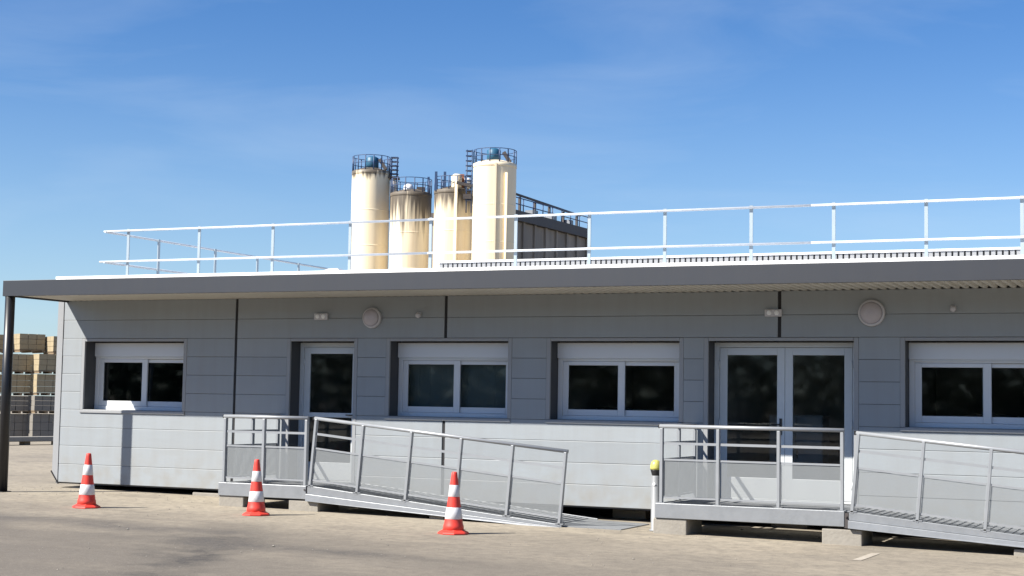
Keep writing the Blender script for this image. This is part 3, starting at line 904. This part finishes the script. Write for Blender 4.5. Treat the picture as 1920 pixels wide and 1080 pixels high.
# ------------------------------------------------------------------ ramps
def ramp(xs0, z0, slope, n, pitch, xend, label, d0, d1, plate):
    """runs to +x and down; post feet on the stringer line z0 - slope*(x-xs0)"""
    e = empty('access_ramp', (xs0, PY/2, z0-.2), label=label, cat='ramp', group='galvanised access ramps')
    O_ = Vector(e.location)
    def q(mb, name, material, bevel=0):
        o = mb.build(name, material, e, bevel)
        o.matrix_parent_inverse = Matrix.Translation(-O_)
        return o
    zl = lambda x: z0 - slope*(x-xs0)
    ang = math.atan(slope)
    nrm = Vector((math.sin(ang), 0, math.cos(ang)))
    xe = xend
    # deck sheet with anti-slip bars
    dk = MB()
    dk.hexa([(xs0, PY+.03, zl(xs0)-.03), (xe, PY+.03, zl(xe)-.03), (xe, -.22, zl(xe)-.03), (xs0, -.22, zl(xs0)-.03),
             (xs0, PY+.03, zl(xs0)-.012), (xe, PY+.03, zl(xe)-.012), (xe, -.22, zl(xe)-.012), (xs0, -.22, zl(xs0)-.012)])
    x = xs0+.05
    while x < xe-.05:
        dk.hexa([(x, PY+.04, zl(x)-.012), (x+.012, PY+.04, zl(x)-.012), (x+.012, -.24, zl(x)-.012), (x, -.24, zl(x)-.012),
                 (x, PY+.04, zl(x)-.004), (x+.012, PY+.04, zl(x)-.004), (x+.012, -.24, zl(x)-.004), (x, -.24, zl(x)-.004)])
        x += .09
    q(dk, 'deck', 'galv')
    # front stringer: sloping top flange, web, and a proud bottom flange
    def dep(x): return d0 + (d1-d0)*(x-xs0)/(xe-xs0)
    for yf, yb, nm in ((PY-.075, PY+.028, 'stringer'), (-.215, -.14, 'stringer')):
        st = MB()
        for (ta, tb, ya, yb2) in ((0.0, .52, yf+.05, yb), (.53, 1.0, yf, yb-.004)):
            st.hexa([(xs0, ya, zl(xs0)-dep(xs0)*tb), (xe, ya, zl(xe)-dep(xe)*tb), (xe, yb2, zl(xe)-dep(xe)*tb), (xs0, yb2, zl(xs0)-dep(xs0)*tb),
                     (xs0, ya+(.0 if ta == 0 else .008), zl(xs0)-dep(xs0)*ta), (xe, ya+(.0 if ta == 0 else .008), zl(xe)-dep(xe)*ta), (xe, yb2, zl(xe)-dep(xe)*ta), (xs0, yb2, zl(xs0)-dep(xs0)*ta)])
        q(st, nm, 'galv', .004)
    if plate:
        xp = xe+plate
        q(MB().hexa([(xe+.003, PY+.05, zl(xe)-.05), (xp, PY+.09, zg(xp)+.001), (xp, -.25, zg(xp)+.001), (xe+.003, -.22, zl(xe)-.05),
                     (xe+.003, PY+.05, zl(xe)-.012), (xp, PY+.09, zg(xp)+.012), (xp, -.25, zg(xp)+.012), (xe+.003, -.22, zl(xe)-.012)]), 'landing_plate', 'galv')
    # posts square to the slope, tops lean downhill side
    H = .935
    pts = [xs0+.035+i*pitch for i in range(n)]
    yy = PY
    lean = .078
    B_ = [Vector((x, yy, zl(x))) for x in pts]
    T_ = [b + Vector((lean, 0, H)) for b in B_]
    for b, t in zip(B_, T_):
        q(MB().bar(b-Vector((0, 0, .02)), t, .036, .06, (0, 1, 0)), 'post', 'galv_rail', .003)
        q(MB().box(b.x-.05, b.x+.06, yy-.03, yy+.045, b.z-.004, b.z+.012), 'foot_plate', 'galv')
    q(MB().tube(T_[0]+Vector((-.03, 0, .01)), T_[-1]+Vector((.03, 0, .01)), .0255, 12), 'top_rail', 'galv_rail')
    q(MB().bar(T_[0]+Vector((-.052, 0, .01)), T_[0]+Vector((-.03, 0, .01)), .05, .05), 'rail_cap', 'black_plastic')
    for i in range(n-1):
        for fr, w in ((.78, .032), (.565, .024), (.09, .024)):
            a = B_[i].lerp(T_[i], fr); b = B_[i+1].lerp(T_[i+1], fr)
            d = (b-a).normalized()
            q(MB().bar(a+d*.026, b-d*.026, w, .02), 'mid_rail', 'galv_rail')
        # infill sheet: a parallelogram in the bay
        a0, a1 = B_[i].lerp(T_[i], .105), B_[i].lerp(T_[i], .55)
        b0, b1 = B_[i+1].lerp(T_[i+1], .105), B_[i+1].lerp(T_[i+1], .55)
        d = (b0-a0).normalized()*.027
        lo = a0
        s = MB()
        P = [a0+d-lo, b0-d-lo, b1-d-lo, a1+d-lo]
        s.hexa([P[0]+Vector((0, -.0008, 0)), P[1]+Vector((0, -.0008, 0)), P[1]+Vector((0, .0008, 0)), P[0]+Vector((0, .0008, 0)),
                P[3]+Vector((0, -.0008, 0)), P[2]+Vector((0, -.0008, 0)), P[2]+Vector((0, .0008, 0)), P[3]+Vector((0, .0008, 0))])
        o = s.build('infill_sheet', 'perforated_sheet', e)
        o.matrix_parent_inverse = Matrix.Translation(-O_)
        o.location = lo
    # hinge bracket to the landing
    q(MB().box(xs0-.055, xs0-.005, PY-.03, PY+.06, zl(xs0)-.20, zl(xs0)-.02), 'hinge_bracket', 'dark_steel')
    q(MB().tube((xs0-.03, PY-.05, zl(xs0)-.06), (xs0-.03, -.25, zl(xs0)-.06), .014, 8), 'hinge_pin', 'dark_steel')
    return e
ramp(-11.54, .362, .094, 6, .757, -7.68, 'longer access ramp with five-bay railing descending from the single door', .215, .06, .78)
ramp(-3.955, .335, .094, 5, .77, -.62, 'access ramp cut by the right picture edge beside the double door', .20, .09, .6)

# ------------------------------------------------------------------ concrete footing blocks
def block(x0, x1, y0, y1, ztop, label, grp='concrete footing blocks'):
    zb = min(zg(x0), zg(x1)) - .02
    cx, cy = (x0+x1)/2, (y0+y1)/2
    e = empty('footing_block', (cx, cy, zb), label=label, cat='block', group=grp)
    mb = MB().box(x0-cx, x1-cx, y0-cy, y1-cy, 0, ztop-zb)
    mb.build('block_body', 'concrete', e, .012)
    return e
block(-13.02, -12.60, -1.47, -.9, .172, 'pale concrete block under the left end of the smaller landing')
block(-11.84, -11.36, -1.47, -.9, .150, 'pale concrete block under the joint of smaller landing and longer ramp')
block(-6.43, -5.99, -1.47, -.8, .148, 'concrete block under the left end of the wider landing')
block(-4.28, -3.80, -1.47, -.8, .118, 'concrete block under the joint of wider landing and right ramp')
block(-2.06, -1.70, -1.47, -.8, -.012, 'low concrete block under the right ramp at the picture edge')
block(-9.62, -9.40, -1.46, -.8, .028, 'low concrete block under the longer ramp behind the nearest cone')
block(-14.56, -14.05, .03, .5, .084, 'flat concrete block under the building wall left of the smaller landing')
block(-17.0, -16.6, .10, .5, .084, 'low concrete block under the building corner behind the leftmost cone')
for x, lb in ((-10.2, 'shaded concrete block under the building behind the longer ramp'), (-7.5, 'shaded concrete block in the dark gap under the wall left of the yellow-lidded bin'),
              (-5.2, 'shaded concrete block in the dark gap under the wider landing'), (-1.2, 'shaded concrete block under the building behind the right ramp')):
    block(x-.25, x+.25, .6, 1.0, .084, lb)
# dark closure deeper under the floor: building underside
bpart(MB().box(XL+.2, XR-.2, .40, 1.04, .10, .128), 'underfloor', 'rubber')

# ------------------------------------------------------------------ traffic cones
def cone(x, y, rz, label, tilt=(0, 0)):
    e = empty('traffic_cone', (x, y, zg(x)+.001), rz, label, 'traffic cone', 'red and white traffic cones')
    k = .745
    prof = [(.128, .035), (.124, .10), (.1165, .115), (.106, .178), (.087, .32), (.070, .445), (.053, .59), (.038, .70), (.033, .735), (.027, .745), (.018, .745), (.016, .70)]
    e.rotation_euler = (tilt[0], tilt[1], rz)
    MB().lathe(prof, seg=40).build('cone_body', 'cone_orange', e)
    def rad(h):
        for (r0, h0), (r1, h1) in zip(prof, prof[1:]):
            if h0 <= h <= h1 and h1 > h0: return r0 + (r1-r0)*(h-h0)/(h1-h0)
    for a, b in ((.180, .320), (.448, .588)):
        MB().lathe([(rad(a)+.0005, a), (rad(a)+.0025, a+.002), (rad(b)+.0025, b-.002), (rad(b)+.0005, b)], seg=40, cap=False).build('reflective_band', 'cone_white', e)
    # octagonal flared foot
    bs = MB()
    seg = 8
    lv = [(.192, 0), (.192, .014), (.180, .026), (.150, .040), (.128, .055)]
    k0 = 0
    for r, h in lv:
        for i in range(seg):
            t = 2*math.pi*(i+.5)/seg
            bs.v.append((r*math.cos(t), r*math.sin(t), h))
    for qn in range(len(lv)-1):
        for i in range(seg):
            j = (i+1) % seg
            bs.f.append((qn*seg+i, qn*seg+j, (qn+1)*seg+j, (qn+1)*seg+i)); bs.sm.append(False)
    bs.f.append(tuple(reversed(range(seg)))); bs.sm.append(False)
    bs.build('cone_foot', 'cone_orange', e, .004)
cone(-14.085, -3.065, .2, 'red and white traffic cone before the sunlit wall, leftmost of three', (.006, .012))
cone(-11.669, -2.543, .5, 'red and white traffic cone before the smaller landing, middle of three', (-.008, -.010))
cone(-8.354, -3.276, .9, 'red and white traffic cone before the longer ramp, nearest of three')

# ------------------------------------------------------------------ yellow-capped bin post
bx = -6.50
bn = empty('ash_bin', (bx, -1.18, zg(bx)), label='pale grey post bin with domed yellow lid beside the wider landing', cat='bin')
MB().lathe([(.075, 0), (.075, .02), (.056, .03), (.056, .70), (.05, .71)], seg=24).build('bin_column', 'bin_grey', bn)
MB().lathe([(.045, .705), (.055, .735), (.066, .775), (.068, .785)], seg=24).build('collar', 'black_plastic', bn)
MB().lathe([(.070, .786), (.072, .81), (.068, .85), (.055, .885), (.033, .905), (.01, .912)], seg=28).build('lid', 'lid_yellow', bn)
MB().lathe([(.020, 0), (.020, .006), (.014, .008)], (.0, -.055, .60), 14, 'y').build('badge', 'roof_white', bn)

# ------------------------------------------------------------------ worn paint mark on the yard
pm = MB()
def gp(px_, py_):
    # ground point from a layout sketch
    u, v = px_-960, py_-540
    a = u*cr + v*sr; b = -u*sr + v*cr
    d = fw + rt*(a/CF) - up*(b/CF)
    o = Vector((0, -CD, CH))
    t = -o.z/d.z
    for _ in range(6):
        p = o + d*t
        t = (zg(p.x)-o.z)/d.z
    return o + d*t
a, b = gp(1606, 1051), gp(1642, 1038)
d = (b-a).normalized(); nn = Vector((-d.y, d.x, 0))*.05
pm.poly([a-nn+Vector((0, 0, .004)), b-nn+Vector((0, 0, .004)), b+nn+Vector((0, 0, .004)), a+nn+Vector((0, 0, .004))])
o = pm.build('paint_mark', 'paint_worn', ground)

# ------------------------------------------------------------------ loose grit on the yard
def grit():
    rng = np.random.default_rng(11)
    N = 700
    vs_, fs_ = [], []
    for i in range(N):
        near = rng.random() < .4
        x = rng.uniform(-18.5, 3)
        y = -abs(rng.normal(0, .9))-.05 if near else rng.uniform(-11, -.3)
        r = rng.uniform(.005, .012) if rng.random() < .97 else rng.uniform(.014, .022)
        c = np.array([x, y, zg(x)+r*.35])
        a = rng.uniform(0, 6.28)
        k = len(vs_)
        for j in range(4):
            t = a+j*1.571+rng.uniform(-.3, .3)
            vs_.append((c[0]+r*math.cos(t)*rng.uniform(.7, 1.3), c[1]+r*math.sin(t)*rng.uniform(.7, 1.3), c[2]+rng.uniform(-.2, .2)*r))
        vs_.append((c[0]+rng.uniform(-.3, .3)*r, c[1], c[2]+r*.7)); vs_.append((c[0], c[1], c[2]-r*.5))
        for j in range(4):
            fs_.append((k+j, k+(j+1) % 4, k+4)); fs_.append((k+(j+1) % 4, k+j, k+5))
    me = bpy.data.meshes.new('grit'); me.from_pydata(vs_, [], fs_)
    me.materials.append(MATS['concrete'])
    o = bpy.data.objects.new('grit', me); C.objects.link(o)
    tag(o, 'loose pale grit scattered on the yard surface', 'grit', kind='stuff')
grit()

# ------------------------------------------------------------------ silos far behind
def silo(px_, ptop, wpx, depth, matname, label, stain=None, extras=None, rail_px=30, facets=64):
    c0 = pix(px_, ptop, depth)
    r = wpx/2*depth/CF
    H = c0.z
    e = empty('silo', (c0.x, c0.y, 0), math.radians(24), label, 'silo', 'cream silos behind the building')
    mname = matname
    if stain:
        mt = MATS[matname].copy(); MATS[matname+label[:14]] = mt
        stain_runs(mt, H, stain)
        mname = matname+label[:14]
    MB().lathe([(r*.98, 0), (r, .1), (r, H-.35), (r*1.0, H-.34)], seg=facets).build('shell', mname, e)
    MB().lathe([(r*1.012, H-.339), (r*1.018, H-.30), (r*1.018, H-.05), (r*.9, H+.05), (r*.3, H+.35)], seg=facets).build('roof_cone', mname if not stain else mname, e)
    for zz in np.arange(H-3.4, 2, -3.0):
        MB().lathe([(r*1.001, zz-.05), (r*1.009, zz-.03), (r*1.009, zz+.03), (r*1.001, zz+.05)], seg=facets, cap=False).build('weld_band', mname, e)
    # railing round the top
    n = 14
    hr = rail_px*depth/CF
    for i in range(n):
        t = 2*math.pi*i/n
        MB().tube((r*.98*math.cos(t), r*.98*math.sin(t), H-.1), (r*.98*math.cos(t), r*.98*math.sin(t), H+hr), .05, 6).build('rail_post', 'blue_steel', e)
    for f in (.5, 1.0):
        mb = MB()
        for i in range(28):
            t0, t1 = 2*math.pi*i/28, 2*math.pi*(i+1)/28
            mb.tube((r*.98*math.cos(t0), r*.98*math.sin(t0), H+hr*f), (r*.98*math.cos(t1), r*.98*math.sin(t1), H+hr*f), .03, 6, cap=False)
        mb.build('rail_ring', 'blue_steel', e)
    return e, r, H, hr
# local frame of a silo Empty: x = to the right as seen from the yard, -y = towards the yard
e, r, H, hr = silo(696, 322, 71, 131.5, 'silo_cream_clean', 'tall cream silo with blue top filter, leftmost of four', stain=1.2, rail_px=27)
MB().lathe([(.55, 0), (.55, 1.0), (.3, 1.15)], (.1, -.3, H+.1), 16).build('top_filter', 'blue_filter', e)
MB().bar((.75, -.5, H+1.0), (1.3, -.6, H+.1), .3, .3).build('motor', 'dark_steel', e)
lad = MB()
for sx in (0, .5):
    lad.tube((r+.1+sx, -.3, H-4), (r+.1+sx, -.3, H+1.25), .05, 6)
    lad.tube((r+.1+sx, .3, H-4), (r+.1+sx, .3, H+1.25), .05, 6)
for zz in np.arange(H-.2, H+1.3, .35):
    lad.box(r+.05, r+.7, -.35, .35, zz, zz+.06)
lad.build('ladder_cage', 'blue_steel', e)
MB().lathe([(.26, 0), (.28, .1), (.28, 1.0), (.1, 1.15)], (r+.35, -.6, H-1.9), 14).build('side_filter', 'silo_cream_clean', e)
MB().box(r-.1, r+.8, -.7, .7, H-.6, H-.45).build('side_platform', 'dark_steel', e)

e, r, H, hr = silo(771, 363, 77, 129, 'silo_stained', 'shorter cream silo with dark runs, second from left', stain=5.5, rail_px=26)
MB().lathe([(.42, 0), (.42, .4), (.34, .6), (.15, .72)], (-.2, -.5, H+.05), 16).build('top_vent', 'roof_white', e)
MB().box(.45, 1.1, -.2, .4, H+.1, H+.55).build('motor', 'dark_steel', e)
for sx in (r*.85, r+.35):
    MB().box(sx-.09, sx+.09, -.6, -.4, H-.2, H+1.35).build('ladder_stile', 'blue_steel', e)

e, r, H, hr = silo(851, 358, 73, 126.6, 'silo_stained', 'shorter cream silo with a front pipe, third from left', stain=3.0, rail_px=24)
MB().lathe([(.40, 0), (.42, .1), (.42, 1.0), (.25, 1.15)], (.25, -.9, H+.1), 16).build('top_filter', 'silo_cream_clean', e)
MB().lathe([(.25, 0), (.25, .8), (.15, .9)], (1.1, -.6, H+.1), 14).build('top_vent', 'roof_white', e)
MB().tube((.28, -r-.14, 1), (.28, -r-.14, H+.6), .13, 10).build('fill_pipe', 'silo_cream_clean', e)
for sx in (-r*.9, -r*.45):
    MB().box(sx-.10, sx+.10, -.9, -.7, H-.1, H+1.45).build('ladder_stile', 'blue_steel', e)
MB().box(.2, .85, -r*.4, -r*.1, H+.1, H+1.3).build('motor', 'rust', e)

e, r, H, hr = silo(928, 308, 81, 124.2, 'silo_cream_clean', 'tallest cream silo with ribbed shell, rightmost of four', stain=None, rail_px=25)
MB().lathe([(.55, 0), (.55, .95), (.3, 1.1)], (-.1, -.4, H+.1), 16).build('top_filter', 'blue_filter', e)
MB().bar((.7, -.5, H+.9), (1.2, -.6, H+.1), .3, .3).build('motor', 'dark_steel', e)
MB().box(.02, .17, -r-.1, -r+.1, .5, H-.15).build('cable_duct', 'silo_cream_clean', e)
MB().tube((.98, -r*.88-.12, .5), (.98, -r*.88-.12, H-.9), .12, 10).build('fill_pipe', 'silo_cream', e)
lad = MB()
for sx in (0, .4):
    lad.tube((-r-.1-sx, -.3, H-4), (-r-.1-sx, -.3, H+1.1), .05, 6)
for zz in np.arange(H-3, H+1.2, .4):
    lad.box(-r-.6, -r-.05, -.35, .3, zz, zz+.05)
lad.build('ladder_cage', 'blue_steel', e)
MB().bar((-r-1.3, -.2, H-1.55), (-r-.1, -.2, H-1.85), .22, .4).build('top_bridge', 'dark_steel', e)
MB().box(-r-.75, -r-.1, -.5, .5, H-2.9, H-2.5).build('side_platform', 'dark_steel', e)

# dark row of bins receding behind the tallest silo
P0 = pix(962, 393, 133); P1 = pix(1102, 432, 147)
P1.z = P0.z
bk = empty('storage_bins', (P0.x, P0.y, 0), math.atan2(P1.y-P0.y, P1.x-P0.x), 'grey row of concrete storage bins in shade behind the tallest silo', 'storage building')
L = math.hypot(P1.x-P0.x, P1.y-P0.y)
HB = P0.z
nb = 7
for i in range(nb):
    x0, x1 = L*i/nb, L*(i+1)/nb
    MB().box(x0+.06, x1-.06, .18, 9, 0, HB-.9).build('bin_wall', 'bunker', bk)
    MB().box(x0-.16 if i else 0, x0+.16, 0, 9.1, 0, HB-.88).build('pier', 'bunker', bk)
MB().box(L-.16, L, 0, 9.1, 0, HB-.88).build('pier', 'bunker', bk)
MB().box(-.2, L+.2, -.25, 9.3, HB-.87, HB).build('roof_edge', 'dark_steel', bk)
for i in range(9):
    x = L*i/8
    MB().tube((x, 0, HB), (x, 0, HB+1.15), .05, 6).build('rail_post', 'blue_steel', bk)
for zz in (.6, 1.15):
    MB().tube((0, 0, HB+zz), (L, 0, HB+zz), .045, 6).build('rail', 'blue_steel', bk)
MB().bar((-.5, .9, HB+1.75), (L+.1, .9, HB+1.35), .16, .2).build('conveyor_beam', 'dark_steel', bk)
for i in range(1, 6):
    x = L*i/5.2
    MB().box(x-.1, x+.1, .8, 1.0, HB, HB+1.6-.4*i/5.2).build('conveyor_leg', 'dark_steel', bk)
for i, x in enumerate((L*.3, L*.55, L*.78)):
    MB().box(x, x+.8, .3, 1.2, HB, HB+.55).build('hatch', 'galv', bk)

# ------------------------------------------------------------------ packs of blocks at the far left
DS = 49.0
K = DS/CF
sx_dir = rt.copy(); sx_dir.z = 0; sx_dir.normalize()
ROT = math.atan2(sx_dir.y, sx_dir.x) + R(36)
def pack(px_left, py_bot, py_top, wpx, dback, matname, label, rows=2):
    """pack of blocks on a pallet, front left corner set out from the picture"""
    p = pix(px_left, (py_bot+py_top)/2, DS+dback)
    zb = pix(px_left, py_bot, DS+dback).z
    zt = pix(px_left, py_top, DS+dback).z
    w = wpx*K/math.cos(R(36))
    e = empty('block_pack', (p.x, p.y, zb), ROT, label, 'block pack', 'packs of blocks stacked behind the yard')
    h = zt-zb
    n = 3
    bh = (h-.09)/n
    for k in range(n):
        nn_ = 3
        for j in range(nn_):
            jx = random.uniform(-.006, .006)
            for dd in range(rows):
                MB().box(w*j/nn_+.006+jx, w*(j+1)/nn_-.006+jx, .02+.31*dd, .02+.31*(dd+1)-.006, .09+bh*k+.004, .09+bh*(k+1)-.004).build('block', matname, e)
    pl = MB()
    pl.box(0, w, 0, .02+.31*rows, .062, .086)
    for j in range(3):
        pl.box(w*(.02+.43*j), w*(.12+.43*j), 0, .02+.31*rows, 0, .061)
    pl.build('pallet', 'pallet_wood', e)
    return e
layers = [(828, 776), (775, 742), (741, 701), (700, 663), (660, 625)]
names = ['lowest', 'second lowest', 'middle', 'second highest']
cols = [(-26, 'stack at the picture edge left of the canopy post'), (19, 'stack just right of the canopy post'), (73, 'stack beside the building corner')]
for ci, (cx, cn) in enumerate(cols):
    for li in range(4):
        pack(cx + (0, -3, -5)[ci]*(3-li)*.8, layers[li][0], layers[li][1], 38, 0, 'block_cream' if li > 1 else 'block_shaded', f'{names[li]} block pack in the {cn}')
pack(-22, 660, 626, 40, .6, 'block_cream', 'sunlit top block pack at the picture edge left of the canopy post', 3)
pack(37, 660, 625, 40, .6, 'block_cream', 'sunlit top block pack between canopy post and building corner', 3)
pack(100, 664, 630, 40, .6, 'block_cream', 'sunlit top block pack touching the building corner', 3)
# long low concrete beam lying in front of the packs
pa, pb = pix(-40, 836, 43.5), pix(190, 836, 47)
kb = empty('concrete_beam', ((pa.x+pb.x)/2, (pa.y+pb.y)/2, zg(pa.x)), math.atan2(pb.y-pa.y, pb.x-pa.x), 'long low concrete beam lying before the block packs', 'beam')
Lb = (Vector((pb.x, pb.y))-Vector((pa.x, pa.y))).length
MB().box(-Lb/2, Lb/2, -.15, .3, .10, .24).build('beam_body', 'concrete', kb, .02)
for s in (-.4, -.13, .13, .4):
    MB().box(Lb*s-.1, Lb*s+.1, -.05, .2, 0, .099).build('bearer', 'pallet_wood', kb)

# ------------------------------------------------------------------ unseen belt of trees, added to give the window glass a dark reflection
def belt():
    rng = np.random.default_rng(3)
    N = 90000
    x = rng.uniform(-150, 60, N)
    base = 9.5 + 1.8*np.sin(x*.21) + 1.2*np.sin(x*.53+1) + .8*np.sin(x*1.3)
    z = rng.uniform(0.0, 1, N)**1.1*base
    y = -72 + rng.normal(0, 1.6, N)*(1.2-z/base*.7)
    s = rng.uniform(.18, .42, N)[:, None]
    n = rng.normal(size=(N, 3)); n /= np.linalg.norm(n, axis=1)[:, None]
    t = np.cross(n, np.array([.3, .2, 1.])); t /= np.linalg.norm(t, axis=1)[:, None]
    b = np.cross(n, t)
    c = np.stack([x, y, z], 1)
    vs_ = np.stack([c+t*s, c+b*s*.6, c-t*s, c-b*s*.6], 1).reshape(-1, 3).tolist()
    fs_ = np.arange(N*4).reshape(-1, 4).tolist()
    me = bpy.data.meshes.new('reflection_tree_belt')
    me.from_pydata(vs_, [], fs_)
    me.materials.append(MATS['leaf'])
    o = bpy.data.objects.new('reflection_tree_belt', me)
    C.objects.link(o)
    tag(o, 'unseen dark green belt of trees, added for the windows to mirror', 'trees', kind='stuff')
belt()
